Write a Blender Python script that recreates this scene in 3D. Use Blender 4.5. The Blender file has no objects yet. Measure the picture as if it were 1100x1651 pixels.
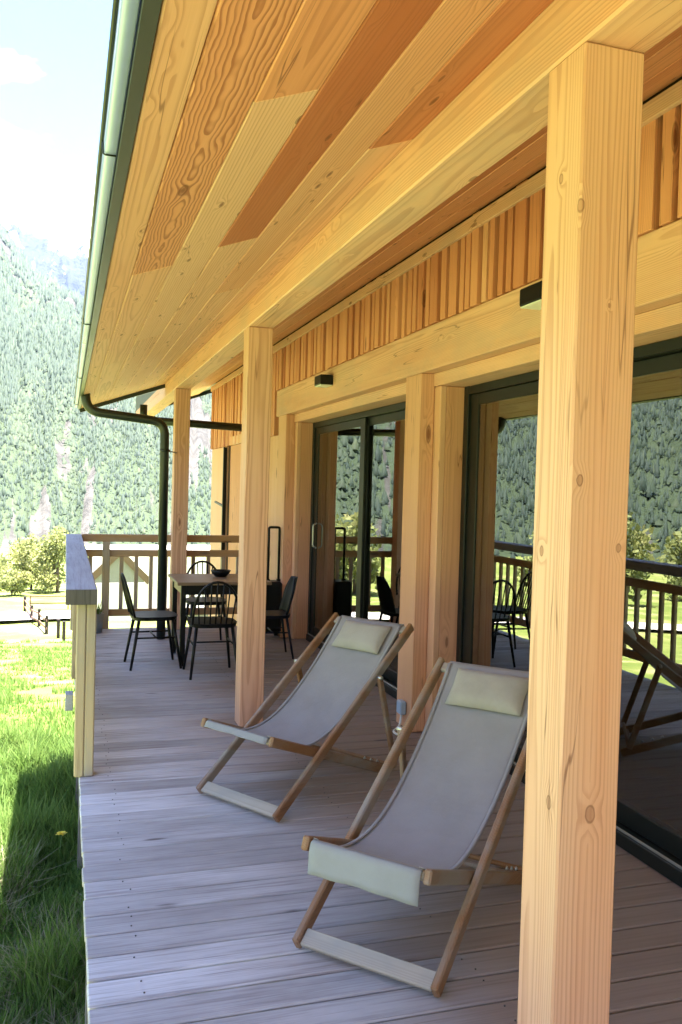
import bpy, bmesh, math, random
import numpy as np
from mathutils import Matrix, Vector
random.seed(7); RNG = np.random.default_rng(7)
S = bpy.context.scene; COL = S.collection
rad = math.radians

# ------------------------------------------------------------------ camera, sky, sun, exposure
cd = bpy.data.cameras.new('camera'); cam = bpy.data.objects.new('camera', cd); COL.objects.link(cam)
cd.sensor_fit = 'VERTICAL'; cd.sensor_height = 36.0; cd.lens = 1400.0/1651.0*36.0
cd.clip_start = 0.02; cd.clip_end = 20000
_r, _u, _f = (0.95304257,-0.30155374,0.02784248), (-0.01853116,0.03369517,0.99926034), (0.30226885,0.9528536,-0.02652479)
cam.matrix_world = Matrix(((_r[0],_u[0],-_f[0],0),(_r[1],_u[1],-_f[1],0),(_r[2],_u[2],-_f[2],1.6),(0,0,0,1)))
S.camera = cam
SUN_EL = 83.0
W = bpy.data.worlds.new('World'); S.world = W; W.use_nodes = True
wn = W.node_tree; wn.nodes.clear()
def wnode(t, **k):
    n = wn.nodes.new(t)
    for a, b in k.items(): setattr(n, a, b)
    return n
sky = wnode('ShaderNodeTexSky', sky_type='NISHITA', sun_disc=False, sun_elevation=rad(SUN_EL), sun_rotation=rad(90))
sky.altitude = 900; sky.dust_density = 0.3; sky.ozone_density = 4.0; sky.air_density = 1.0
bg = wnode('ShaderNodeBackground'); bg.inputs[1].default_value = 0.053
wo = wnode('ShaderNodeOutputWorld'); tc = wnode('ShaderNodeTexCoord')
mp = wnode('ShaderNodeMapping'); mp.inputs['Scale'].default_value = (3.0, 3.0, 5.5); mp.inputs['Location'].default_value = (0.35, 0.1, 0.28)
no = wnode('ShaderNodeTexNoise'); no.inputs['Scale'].default_value = 1.15; no.inputs['Detail'].default_value = 9; no.inputs['Roughness'].default_value = 0.55
rp = wnode('ShaderNodeValToRGB'); rp.color_ramp.elements[0].position = 0.52; rp.color_ramp.elements[1].position = 0.60
mx = wnode('ShaderNodeMix', data_type='RGBA'); mx.inputs[7].default_value = (6.5, 6.6, 6.8, 1)
L = wn.links.new
L(tc.outputs['Generated'], mp.inputs[0]); L(mp.outputs[0], no.inputs[0]); 
# a bank of cumulus lies over the ridges all round, with scattered clouds higher up
sx = wnode('ShaderNodeSeparateXYZ'); L(tc.outputs['Generated'], sx.inputs[0])
bi = wnode('ShaderNodeMapRange'); L(sx.outputs[2], bi.inputs[0]); bi.inputs[1].default_value = 0.27; bi.inputs[2].default_value = 0.46; bi.inputs[3].default_value = 0.16; bi.inputs[4].default_value = -0.07
ad = wnode('ShaderNodeMath', operation='ADD'); L(no.outputs[0], ad.inputs[0]); L(bi.outputs[0], ad.inputs[1]); L(ad.outputs[0], rp.inputs[0])

L(rp.outputs[0], mx.inputs[0]); L(sky.outputs[0], mx.inputs[6]); L(mx.outputs[2], bg.inputs[0]); L(bg.outputs[0], wo.inputs[0])
sl = bpy.data.lights.new('sun', 'SUN'); sl.energy = 5.0; sl.angle = rad(0.5); sl.color = (1.0, 0.95, 0.87)
so = bpy.data.objects.new('sun', sl); COL.objects.link(so); so.rotation_euler = (0, rad(90-SUN_EL), 0); so.location = (3, 0, 30)
vs = S.view_settings; vs.view_transform = 'Standard'; vs.look = 'None'; vs.gamma = 1; vs.exposure = 3.5; vs.use_curve_mapping = False

# ------------------------------------------------------------------ materials
class NB:
    def __init__(s, name):
        s.m = bpy.data.materials.new(name); s.m.use_nodes = True; s.t = s.m.node_tree
        s.p = s.t.nodes['Principled BSDF']; s.out = s.t.nodes['Material Output']
    def n(s, t, ins=None, **k):
        n = s.t.nodes.new(t)
        for a, b in k.items(): setattr(n, a, b)
        for a, b in (ins or {}).items(): s.put(n.inputs[a], b)
        return n
    def put(s, sock, v):
        if hasattr(v, 'is_output'): s.t.links.new(v, sock)
        elif isinstance(v, bpy.types.Node): s.t.links.new(v.outputs[0], sock)
        else:
            try: sock.default_value = v
            except Exception: sock.default_value = (*v, 1) if len(v) == 3 else v[:3]
    def math(s, op, a, b=0.0, c=0.0, clamp=False):
        return s.n('ShaderNodeMath', {0: a, 1: b, 2: c}, operation=op, use_clamp=clamp).outputs[0]
    def mix(s, f, a, b, blend='MIX'):
        return s.n('ShaderNodeMix', {0: f, 6: a, 7: b}, data_type='RGBA', blend_type=blend).outputs[2]
    def ramp(s, f, stops):
        r = s.n('ShaderNodeValToRGB', {0: f}); e = r.color_ramp.elements
        while len(e) < len(stops): e.new(0.5)
        for q, (p, c) in zip(e, stops): q.position = p; q.color = (*c, 1) if len(c) == 3 else c
        return r.outputs[0]
    def step(s, v, a, b):
        return s.n('ShaderNodeMapRange', {0: v, 1: a, 2: b, 3: 0.0, 4: 1.0}, interpolation_type='SMOOTHSTEP').outputs[0]
    def noise(s, vec, scale, detail=2, rough=0.5):
        return s.n('ShaderNodeTexNoise', {'Vector': vec, 'Scale': scale, 'Detail': detail, 'Roughness': rough}).outputs[0]
    def bump(s, h, strength=0.3, dist=0.002):
        s.put(s.p.inputs['Normal'], s.n('ShaderNodeBump', {'Height': h, 'Strength': strength, 'Distance': dist}).outputs[0])
    def set(s, **k):
        for a, b in k.items(): s.put(s.p.inputs[a.replace('_', ' ')], b)
        return s.m

def scaled(b, vec, sx, sy, sz):
    return b.n('ShaderNodeMapping', {0: vec, 3: (sx, sy, sz)}).outputs[0]

def grain_coords(b, axis):
    """object coordinates turned so the grain runs along z, shifted by a random amount for each object"""
    tc = b.n('ShaderNodeTexCoord').outputs['Object']
    sp = b.n('ShaderNodeSeparateXYZ', {0: tc})
    o = {'X': (1, 2, 0), 'Y': (0, 2, 1), 'Z': (0, 1, 2)}[axis]
    cb = b.n('ShaderNodeCombineXYZ', {0: sp.outputs[o[0]], 1: sp.outputs[o[1]], 2: sp.outputs[o[2]]})
    oi = b.n('ShaderNodeObjectInfo'); rnd = oi.outputs['Random']
    rx = b.math('MULTIPLY', b.math('FRACT', b.math('MULTIPLY', rnd, 17.3)), 40.0)
    off = b.n('ShaderNodeCombineXYZ', {0: b.math('MULTIPLY', rnd, 31.0), 1: rx, 2: b.math('MULTIPLY', rnd, 57.0)})
    v = b.n('ShaderNodeVectorMath', {0: cb, 1: off}, operation='ADD').outputs[0]
    return cb.outputs[0], v, oi, rnd

def wood(name, axis, pale, mid, dark, late, spacing=0.009, centre=None, rough=0.62, knot=0.55, tone=False, kscale=1.0, figure=0.05, contrast=1.0, dull=0.0, marks=()):
    b = NB(name); raw, v, oi, rnd = grain_coords(b, axis)
    # knots: sparse cells along the board
    kv = scaled(b, v, 7*kscale, 7*kscale, 2.0*kscale)
    vo = b.n('ShaderNodeTexVoronoi', {'Vector': kv, 'Scale': 1.0}, feature='F1')
    pick = b.math('GREATER_THAN', b.n('ShaderNodeSeparateColor', {0: vo.outputs['Color']}).outputs[0], 1.0-knot*0.6)
    kd = vo.outputs['Distance']
    kpull = b.math('MULTIPLY', b.math('SUBTRACT', 1.0, b.step(kd, 0.0, 0.42)), pick)
    kmask = b.math('MULTIPLY', b.math('SUBTRACT', 1.0, b.step(kd, 0.055, 0.125)), pick)
    kring = b.math('MULTIPLY', b.math('SUBTRACT', 1.0, b.step(b.math('ABSOLUTE', b.math('SUBTRACT', kd, 0.11)), 0.0, 0.03)), pick)
    for mx_, my_, mz_, mr in marks:      # the knots one can point to on this very timber
        dv = b.n('ShaderNodeVectorMath', {0: raw, 1: (mx_, my_, mz_)}, operation='SUBTRACT').outputs[0]
        md = b.math('DIVIDE', b.n('ShaderNodeVectorMath', {0: scaled(b, dv, 1, 1, 0.62)}, operation='LENGTH').outputs['Value'], mr)
        md = b.math('ADD', md, b.math('MULTIPLY_ADD', b.noise(v, 45, 2), 0.7, -0.35))
        kpull = b.math('ADD', kpull, b.math('MULTIPLY', b.math('SUBTRACT', 1.0, b.step(md, 0.3, 4.5)), 0.45))
        kmask = b.math('MAXIMUM', kmask, b.math('MULTIPLY', b.math('SUBTRACT', 1.0, b.step(md, 0.7, 1.15)), 0.45))
        kring = b.math('MAXIMUM', kring, b.math('SUBTRACT', 1.0, b.step(b.math('ABSOLUTE', b.math('SUBTRACT', md, 1.05)), 0.05, 0.3)))
    # growth rings round a pith outside or inside the board
    sp = b.n('ShaderNodeSeparateXYZ', {0: raw})
    r1 = b.math('FRACT', b.math('MULTIPLY', rnd, 7.7)); r2 = b.math('FRACT', b.math('MULTIPLY', rnd, 13.1))
    if centre is None:
        cx = b.math('MULTIPLY_ADD', r1, 0.16, -0.08); cy = b.math('MULTIPLY_ADD', r2, 0.10, 0.02)
        sx = b.math('PINGPONG', sp.outputs[0], 0.11)
    else: cx, cy, sx = centre[0], centre[1], sp.outputs[0]
    wob = b.noise(scaled(b, v, 2.6, 2.6, 0.30), 1.0, 3, 0.5)
    wob2 = b.noise(scaled(b, v, 9, 9, 1.0), 1.0, 3, 0.6)
    dx = b.math('SUBTRACT', sx, cx); dy = b.math('SUBTRACT', sp.outputs[1], cy)
    r = b.math('SQRT', b.math('ADD', b.math('MULTIPLY', dx, dx), b.math('MULTIPLY', dy, dy)))
    r = b.math('ADD', r, b.math('MULTIPLY', wob, figure*2)); r = b.math('ADD', r, b.math('MULTIPLY', wob2, figure*0.32))
    r = b.math('ADD', r, b.math('MULTIPLY', kpull, 0.022))
    if contrast > 2:   # swirling heart grain
        r = b.math('ADD', r, b.math('MULTIPLY', b.noise(scaled(b, v, 11, 11, 5.5), 1.0, 2, 0.5), 0.035))
    saw = b.math('FRACT', b.math('DIVIDE', r, spacing))
    lat = b.math('MULTIPLY', b.step(saw, 0.35, 0.88), b.math('SUBTRACT', 1.0, b.step(saw, 0.93, 1.0)))
    big = b.noise(scaled(b, v, 5, 5, 0.45), 1.0, 3, 0.6)
    fib = b.noise(scaled(b, v, 260, 260, 5), 1.0, 2, 0.6)
    streak = b.noise(scaled(b, v, 40, 40, 0.7), 1.0, 2, 0.5)
    if tone:
        t = b.math('ADD', b.n('ShaderNodeSeparateColor', {0: oi.outputs['Color']}).outputs[0], b.math('MULTIPLY_ADD', big, 0.5, -0.25), clamp=True)
    else:
        t = b.math('MULTIPLY_ADD', big, 1.5, -0.4, clamp=True)
    base = b.ramp(t, [(0.0, pale), (0.5, mid), (1.0, dark)])
    lstr = b.math('MULTIPLY', lat, b.math('MULTIPLY', b.math('MULTIPLY_ADD', streak, 1.1, 0.1, clamp=True), 0.75*contrast))
    c = b.mix(lstr, base, b.mix(0.7, base, late))
    c = b.mix(b.math('MULTIPLY_ADD', fib, 0.5, -0.1, clamp=True), c, b.mix(0.35, c, late))
    c = b.mix(b.math('MULTIPLY', kmask, 0.8), c, (late[0]*0.55, late[1]*0.5, late[2]*0.5, 1))
    c = b.mix(b.math('MULTIPLY', kring, 0.55), c, (late[0]*0.35, late[1]*0.33, late[2]*0.33, 1))
    ck = b.noise(scaled(b, v, 16, 16, 0.5), 1.0, 2, 0.5); ckm = b.noise(scaled(b, v, 3, 3, 0.8), 1.0, 1, 0.5)
    crack = b.math('MULTIPLY', b.math('SUBTRACT', 1.0, b.step(b.math('ABSOLUTE', b.math('SUBTRACT', ck, 0.5)), 0.0015, 0.008)), b.step(ckm, 0.54, 0.62))
    c = b.mix(b.math('MULTIPLY', crack, 0.6), c, (late[0]*0.4, late[1]*0.4, late[2]*0.5, 1))
    if dull:
        g = b.noise(scaled(b, v, 3, 3, 1.3), 1.0, 5, 0.65)
        c = b.mix(b.math('MULTIPLY', b.step(g, 0.42, 0.68), dull), c, (0.28, 0.27, 0.26, 1))
    h = b.math('ADD', b.math('MULTIPLY', lat, 0.6), b.math('MULTIPLY', fib, 0.5))
    b.bump(h, 0.25, 0.0012)
    return b.set(Base_Color=c, Roughness=b.math('MULTIPLY_ADD', fib, 0.2, rough-0.1), Specular_IOR_Level=0.3)

PALE, MID, RED, LATE = (0.77, 0.46, 0.315), (0.72, 0.325, 0.185), (0.46, 0.14, 0.065), (0.27, 0.075, 0.03)
M = {}
M['post'] = wood('larch_post', 'Z', (0.69, 0.445, 0.335), (0.68, 0.385, 0.27), (0.62, 0.295, 0.175), LATE, 0.0085, knot=0.35, kscale=1.5, rough=0.6, figure=0.035)
M['nearpost'] = wood('larch_post_with_knots', 'Z', (0.69, 0.445, 0.335), (0.68, 0.385, 0.27), (0.62, 0.295, 0.175), LATE, 0.0062, knot=0.0, rough=0.6, figure=0.028, contrast=0.8,
    marks=((-.08, -.0815, .946, .009), (-.056, -.0815, .31, .0075), (.004, -.0815, -.485, .011), (.006, -.0815, .723, .003), (.056, -.0815, .152, .006),
           (-.0815, .004, 1.034, .007), (-.0815, -.036, -.465, .009), (-.0815, .036, .135, .007)))
M['beam'] = wood('larch_beam', 'Y', PALE, (0.69, 0.38, 0.255), (0.62, 0.285, 0.16), LATE, 0.007, knot=0.7, figure=0.03, contrast=0.8, dull=0.25, kscale=1.5)
M['soffit'] = wood('larch_soffit', 'Y', PALE, MID, RED, LATE, 0.011, knot=0.85, tone=True, figure=0.045, contrast=0.85, kscale=1.9)
M['figured'] = wood('larch_figured', 'Y', PALE, MID, RED, LATE, 0.0130, centre=(0.0, 0.004), knot=1.0, tone=True, figure=0.05, contrast=2.2, kscale=1.0)
M['batten'] = wood('larch_batten', 'Z', PALE, MID, RED, LATE, 0.007, knot=0.35, tone=True, figure=0.03, contrast=0.7)
M['jamb'] = wood('larch_jamb', 'Z', PALE, (0.67, 0.36, 0.23), (0.58, 0.255, 0.135), LATE, 0.007, knot=0.5, tone=True, figure=0.03, contrast=0.6)
M['rail'] = wood('rail_larch', 'X', (0.48, 0.30, 0.15), (0.40, 0.23, 0.10), (0.30, 0.16, 0.07), (0.16, 0.08, 0.04), 0.007, knot=0.4, figure=0.02, contrast=0.6, dull=0.35)
M['railpost'] = wood('rail_post_larch', 'Z', (0.46, 0.37, 0.28), (0.38, 0.29, 0.20), (0.30, 0.21, 0.13), (0.15, 0.10, 0.06), 0.012, knot=0.35, figure=0.03, contrast=0.9, dull=0.75)
M['teak'] = wood('oiled_teak', 'Y', (0.34, 0.185, 0.095), (0.26, 0.125, 0.06), (0.18, 0.08, 0.035), (0.08, 0.04, 0.02), 0.006, knot=0.05, rough=0.45, figure=0.02, contrast=0.7, dull=0.85)
M['slat'] = wood('worn_teak', 'X', (0.46, 0.40, 0.34), (0.40, 0.33, 0.27), (0.32, 0.25, 0.20), (0.16, 0.11, 0.08), 0.006, knot=0.0, rough=0.5, figure=0.02, contrast=0.5, dull=0.8)
M['table'] = wood('brown_table_wood', 'X', (0.24, 0.17, 0.11), (0.20, 0.13, 0.08), (0.15, 0.10, 0.06), (0.06, 0.04, 0.03), 0.006, knot=0.1, rough=0.4, figure=0.02, contrast=0.6)

def weathered(name, axis, sheltered=True, pale=(0.64, 0.635, 0.70), gdark=(0.30, 0.285, 0.305), brown=(0.29, 0.215, 0.175)):
    b = NB(name); raw, v, oi, rnd = grain_coords(b, axis)
    st = b.noise(scaled(b, v, 55, 55, 1.6), 1.0, 4, 0.6)
    st2 = b.noise(scaled(b, v, 170, 170, 4), 1.0, 2, 0.6)
    bl = b.noise(scaled(b, v, 6, 6, 1.6), 1.0, 5, 0.65)
    vo = b.n('ShaderNodeTexVoronoi', {'Vector': scaled(b, v, 9, 9, 2.3), 'Scale': 1.0}, feature='F1')
    pick = b.math('GREATER_THAN', b.n('ShaderNodeSeparateColor', {0: vo.outputs['Color']}).outputs[0], 0.72)
    kd = b.math('ADD', vo.outputs['Distance'], b.math('MULTIPLY_ADD', bl, 0.2, -0.1))
    km = b.math('MULTIPLY', b.math('SUBTRACT', 1.0, b.step(kd, 0.05, 0.16)), pick)
    tone = b.math('ADD', b.math('MULTIPLY', bl, 0.75), b.math('MULTIPLY_ADD', rnd, 0.36, -0.05))
    c = b.mix(b.step(tone, 0.15, 0.85), gdark, pale)
    c = b.mix(b.math('MULTIPLY', b.step(st, 0.5, 0.70), 0.7), c, (gdark[0]*0.8, gdark[1]*0.75, gdark[2]*0.75, 1))
    c = b.mix(b.math('MULTIPLY', b.step(st2, 0.45, 0.75), 0.5), c, (gdark[0]*0.7, gdark[1]*0.65, gdark[2]*0.65, 1))
    if sheltered:   # boards stay brown where the rain never reaches, close to the house
        x = b.n('ShaderNodeSeparateXYZ', {0: b.n('ShaderNodeNewGeometry').outputs['Position']}).outputs[0]
        w = b.math('MULTIPLY', b.step(b.math('ADD', x, b.math('MULTIPLY_ADD', b.math('ADD', bl, rnd), 0.6, -0.6)), 0.65, 1.55), 0.93)
        c = b.mix(w, c, b.mix(st, brown, (brown[0]*0.65, brown[1]*0.6, brown[2]*0.6, 1)))
    c = b.mix(b.math('MULTIPLY', km, 0.85), c, (0.09, 0.075, 0.075, 1))
    b.bump(b.math('ADD', st, b.math('MULTIPLY', st2, 0.6)), 0.45, 0.002)
    return b.set(Base_Color=c, Roughness=b.math('MULTIPLY_ADD', st, 0.25, 0.52), Specular_IOR_Level=0.35)
M['deck'] = weathered('weathered_deck', 'X')
M['cap'] = weathered('weathered_cap', 'Y', False, (0.42, 0.43, 0.52), (0.27, 0.275, 0.33))
M['endgrain'] = weathered('dark_end_grain', 'Z', False, (0.10, 0.09, 0.095), (0.045, 0.04, 0.042))
M['greywood'] = weathered('grey_timber', 'Z', False, (0.30, 0.28, 0.27), (0.15, 0.13, 0.12))

def plain(name, col, rough=0.5, metal=0.0, spec=0.5, var=0.12, scale=8.0, bump=0.0, coat=0.0):
    b = NB(name); tc = b.n('ShaderNodeTexCoord').outputs['Object']
    nz = b.noise(tc, scale, 5, 0.6)
    c = b.mix(nz, tuple(x*(1-var) for x in col), tuple(min(1, x*(1+var)) for x in col))
    if bump: b.bump(b.noise(tc, scale*12, 3), 0.3, bump)
    return b.set(Base_Color=c, Roughness=b.math('MULTIPLY_ADD', nz, 0.16, rough-0.08), Metallic=metal, Specular_IOR_Level=spec, Coat_Weight=coat)
M['alu'] = plain('anthracite_aluminium', (0.007, 0.009, 0.009), 0.4, 0.0, 0.3, 0.2, 3)
M['gutter'] = plain('sky_tinted_zinc', (0.34, 0.42, 0.78), 0.3, 0.35, 0.6, 0.12, 2)  # blue of the reflected sky is painted into the gutter's base colour
M['flash'] = plain('flashing_sheet', (0.075, 0.085, 0.078), 0.42, 0.3, 0.5, 0.15, 2)
M['pipe'] = plain('dark_pipe', (0.016, 0.022, 0.020), 0.35, 0.2, 0.5, 0.2, 3)
M['black'] = plain('black_steel', (0.006, 0.006, 0.007), 0.4, 0.0, 0.25, 0.25, 6)
M['bluedark'] = plain('dark_blue_shell', (0.009, 0.011, 0.02), 0.45, 0.0, 0.25, 0.2, 5)
M['rooftop'] = plain('roof_sheet', (0.10, 0.10, 0.10), 0.5, 0.2)
M['backing'] = plain('dark_membrane', (0.07, 0.035, 0.018), 0.8, 0, 0.2)
M['steel'] = plain('galvanised_steel', (0.5, 0.5, 0.5), 0.35, 0.8)
M['diffuser'] = plain('frosted_diffuser', (0.75, 0.75, 0.72), 0.5)
M['white'] = plain('white_plastic', (0.72, 0.72, 0.72), 0.45)
M['socketblue'] = plain('pale_blue_plastic', (0.35, 0.45, 0.62), 0.4)
M['bucket'] = plain('blue_grey_zinc', (0.20, 0.24, 0.30), 0.45, 0.3)
M['render'] = plain('white_render', (0.78, 0.74, 0.70), 0.8, 0, 0.2, 0.06, 1.2)
M['palegrey'] = plain('pale_roof_metal', (0.62, 0.62, 0.60), 0.5, 0, 0.3, 0.08, 0.6)
M['greyboard'] = plain('grey_boarding', (0.20, 0.20, 0.19), 0.8, 0, 0.2, 0.2, 2)
M['brownboard'] = plain('brown_boarding', (0.13, 0.085, 0.055), 0.8, 0, 0.2, 0.25, 2)
M['roomwall'] = plain('room_plaster', (0.66, 0.60, 0.52), 0.8, 0, 0.2)
M['roomfloor'] = plain('room_floor', (0.30, 0.22, 0.15), 0.5, 0, 0.4)
M['roomwhite'] = plain('cabinet_white', (0.78, 0.78, 0.76), 0.4)
M['shell'] = plain('pale_seat_shell', (0.80, 0.81, 0.83), 0.5)
M['bark'] = plain('bark', (0.10, 0.075, 0.055), 0.9, 0, 0.2, 0.4, 10)
M['screw'] = plain('screw_head', (0.08, 0.08, 0.085), 0.5, 0.6)
M['darkpost'] = plain('tarred_fence_wood', (0.035, 0.028, 0.026), 0.8, 0, 0.2, 0.3, 6)
M['rustrail'] = plain('reddish_rail', (0.20, 0.11, 0.085), 0.7, 0, 0.3, 0.2, 6)

def cloth_mat(name, col, stain):
    b = NB(name); tc = b.n('ShaderNodeTexCoord'); uv = tc.outputs['Object']
    bl = b.noise(uv, 5.0, 6, 0.62); fine = b.noise(uv, 420, 2)
    wv = b.n('ShaderNodeTexWave', {'Vector': uv, 'Scale': 260.0, 'Distortion': 1.5}, wave_type='BANDS', bands_direction='X').outputs[0]
    c = b.mix(b.step(bl, 0.3, 0.75), col, stain)
    c = b.mix(b.math('MULTIPLY', fine, 0.3), c, tuple(x*0.7 for x in col))
    cr = b.noise(scaled(b, uv, 3, 9, 9), 1.0, 4, 0.6)
    b.bump(b.math('ADD', b.math('ADD', wv, fine), b.math('MULTIPLY', cr, 14.0)), 0.3, 0.0009)
    return b.set(Base_Color=c, Roughness=0.88, Specular_IOR_Level=0.15, Sheen_Weight=0.15)
M['sling'] = cloth_mat('grey_canvas', (0.315, 0.305, 0.325), (0.27, 0.262, 0.275))
M['flap'] = cloth_mat('pale_canvas', (0.31, 0.315, 0.34), (0.27, 0.27, 0.285))
M['pillow'] = cloth_mat('cream_canvas', (0.39, 0.365, 0.34), (0.31, 0.29, 0.27))

def glass_mat():
    b = NB('door_glass'); fr = b.n('ShaderNodeFresnel', {'IOR': 3.2}).outputs[0]
    tr = b.n('ShaderNodeBsdfTransparent', {0: (0.86, 0.89, 0.87, 1)}); gl = b.n('ShaderNodeBsdfGlossy', {0: (0.92, 0.95, 0.92, 1), 1: 0.0})
    ms = b.n('ShaderNodeMixShader', {0: fr, 1: tr.outputs[0], 2: gl.outputs[0]})
    b.t.links.new(ms.outputs[0], b.out.inputs[0]); return b.m
M['glass'] = glass_mat()

def foliage(name, cols, trans=0.3):
    b = NB(name); a = b.n('ShaderNodeAttribute', attribute_name='tone').outputs['Fac']
    c = b.ramp(a, [(i/(len(cols)-1), q) for i, q in enumerate(cols)])
    b.set(Base_Color=c, Roughness=0.65, Specular_IOR_Level=0.25)
    t = b.n('ShaderNodeBsdfTranslucent', {0: c}); ms = b.n('ShaderNodeMixShader', {0: trans, 1: b.p.outputs[0], 2: t.outputs[0]})
    b.t.links.new(ms.outputs[0], b.out.inputs[0]); return b.m
M['grass'] = foliage('meadow_grass', [(0.07, 0.14, 0.03), (0.14, 0.23, 0.05), (0.22, 0.29, 0.085)], 0.42)
M['straw'] = foliage('dry_grass', [(0.20, 0.17, 0.10), (0.28, 0.25, 0.16), (0.24, 0.25, 0.12)], 0.2)
M['leaf'] = foliage('spring_leaves', [(0.17, 0.20, 0.08), (0.25, 0.27, 0.10), (0.33, 0.31, 0.13)], 0.4)
M['forest'] = foliage('hill_forest', [(0.056, 0.082, 0.070), (0.075, 0.107, 0.074), (0.115, 0.145, 0.082)], 0.58)
M['petal'] = plain('yellow_petal', (0.75, 0.55, 0.03), 0.6)
M['stem'] = plain('green_stem', (0.07, 0.14, 0.03), 0.6)

def ground_mat():
    b = NB('meadow_ground'); g = b.n('ShaderNodeNewGeometry').outputs['Position']
    a = b.noise(g, 0.35, 6, 0.6); c = b.noise(g, 6.0, 5, 0.6); d = b.noise(g, 0.06, 4, 0.6)
    col = b.mix(b.step(a, 0.35, 0.65), (0.12, 0.165, 0.035), (0.20, 0.225, 0.06))
    col = b.mix(b.math('MULTIPLY', b.step(a, 0.52, 0.68), 0.8), col, (0.40, 0.35, 0.20))
    col = b.mix(b.math('MULTIPLY', b.step(c, 0.45, 0.7), 0.4), col, (0.10, 0.12, 0.03))
    col = b.mix(b.math('MULTIPLY', b.step(d, 0.45, 0.6), 0.35), col, (0.24, 0.25, 0.08))
    b.bump(b.math('ADD', c, b.noise(g, 40, 3)), 0.6, 0.05)
    return b.set(Base_Color=col, Roughness=0.9, Specular_IOR_Level=0.1)
M['ground'] = ground_mat()
def gravel():
    b = NB('pale_gravel'); g = b.n('ShaderNodeNewGeometry').outputs['Position']
    c = b.mix(b.noise(g, 1.5, 8, 0.7), (0.42, 0.38, 0.34), (0.62, 0.57, 0.52)); b.bump(b.noise(g, 30, 3), 0.5, 0.02)
    return b.set(Base_Color=c, Roughness=0.9)
M['gravel'] = gravel()
def hill_mat():
    b = NB('hill_ground'); g = b.n('ShaderNodeNewGeometry').outputs['Position']
    rk = b.n('ShaderNodeAttribute', attribute_name='rock').outputs['Fac']
    n1 = b.noise(g, 0.02, 8, 0.65); n2 = b.noise(g, 0.08, 8, 0.7)
    gr = b.mix(n1, (0.04, 0.06, 0.038), (0.07, 0.09, 0.048))
    rc = b.mix(b.step(n2, 0.35, 0.65), (0.05, 0.048, 0.047), (0.10, 0.094, 0.088))
    m = b.step(b.math('ADD', rk, b.math('MULTIPLY_ADD', n2, 0.5, -0.25)), 0.4, 0.6)
    b.bump(n2, 0.8, 6.0)
    return b.set(Base_Color=b.mix(m, gr, rc), Roughness=0.95, Specular_IOR_Level=0.1)
M['hill'] = hill_mat()
def peak_mat():
    b = NB('alpine_rock_and_snow'); gg = b.n('ShaderNodeNewGeometry'); g = gg.outputs['Position']
    z = b.n('ShaderNodeSeparateXYZ', {0: g}).outputs[2]
    n1 = b.noise(scaled(b, g, 1, 1, 0.35), 0.009, 9, 0.68); n2 = b.noise(g, 0.02, 8, 0.65)
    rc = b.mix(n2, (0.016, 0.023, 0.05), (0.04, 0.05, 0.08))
    h = b.math('ADD', b.math('DIVIDE', b.math('SUBTRACT', z, 540.0), 200.0), b.math('MULTIPLY_ADD', n1, 5.5, -3.0))
    b.bump(n2, 0.9, 25.0)
    return b.set(Base_Color=b.mix(b.step(h, 0.35, 0.55), rc, (0.85, 0.87, 0.9)), Roughness=0.8, Specular_IOR_Level=0.2)
M['peak'] = peak_mat()

# ------------------------------------------------------------------ helpers
def obj(name, mesh, mat=None, parent=None, tone=None):
    o = bpy.data.objects.new(name, mesh); COL.objects.link(o)
    if mat and not mesh.materials: mesh.materials.append(M[mat])
    if parent: o.parent = parent
    if tone is not None: o.color = (tone, tone, tone, 1)
    return o
def tag(o, label=None, cat=None, group=None, kind=None):
    for k, v in (('label', label), ('category', cat), ('group', group), ('kind', kind)):
        if v: o[k] = v
    return o
def thing(name, label, cat, loc=(0, 0, 0), rotz=0.0, group=None):
    o = bpy.data.objects.new(name, None); COL.objects.link(o); o.empty_display_size = 0.1
    o.location = loc; o.rotation_euler = (0, 0, rotz); return tag(o, label, cat, group)
def copy_tree(o, parent=None):
    c = o.copy(); COL.objects.link(c); c.parent = parent
    for ch in list(o.children): copy_tree(ch, c)
    return c
def new_mesh(bm, smooth=False, name='part'):
    me = bpy.data.meshes.new(name); bm.normal_update(); bm.to_mesh(me); bm.free()
    if smooth: me.polygons.foreach_set('use_smooth', [True]*len(me.polygons))
    return me
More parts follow.
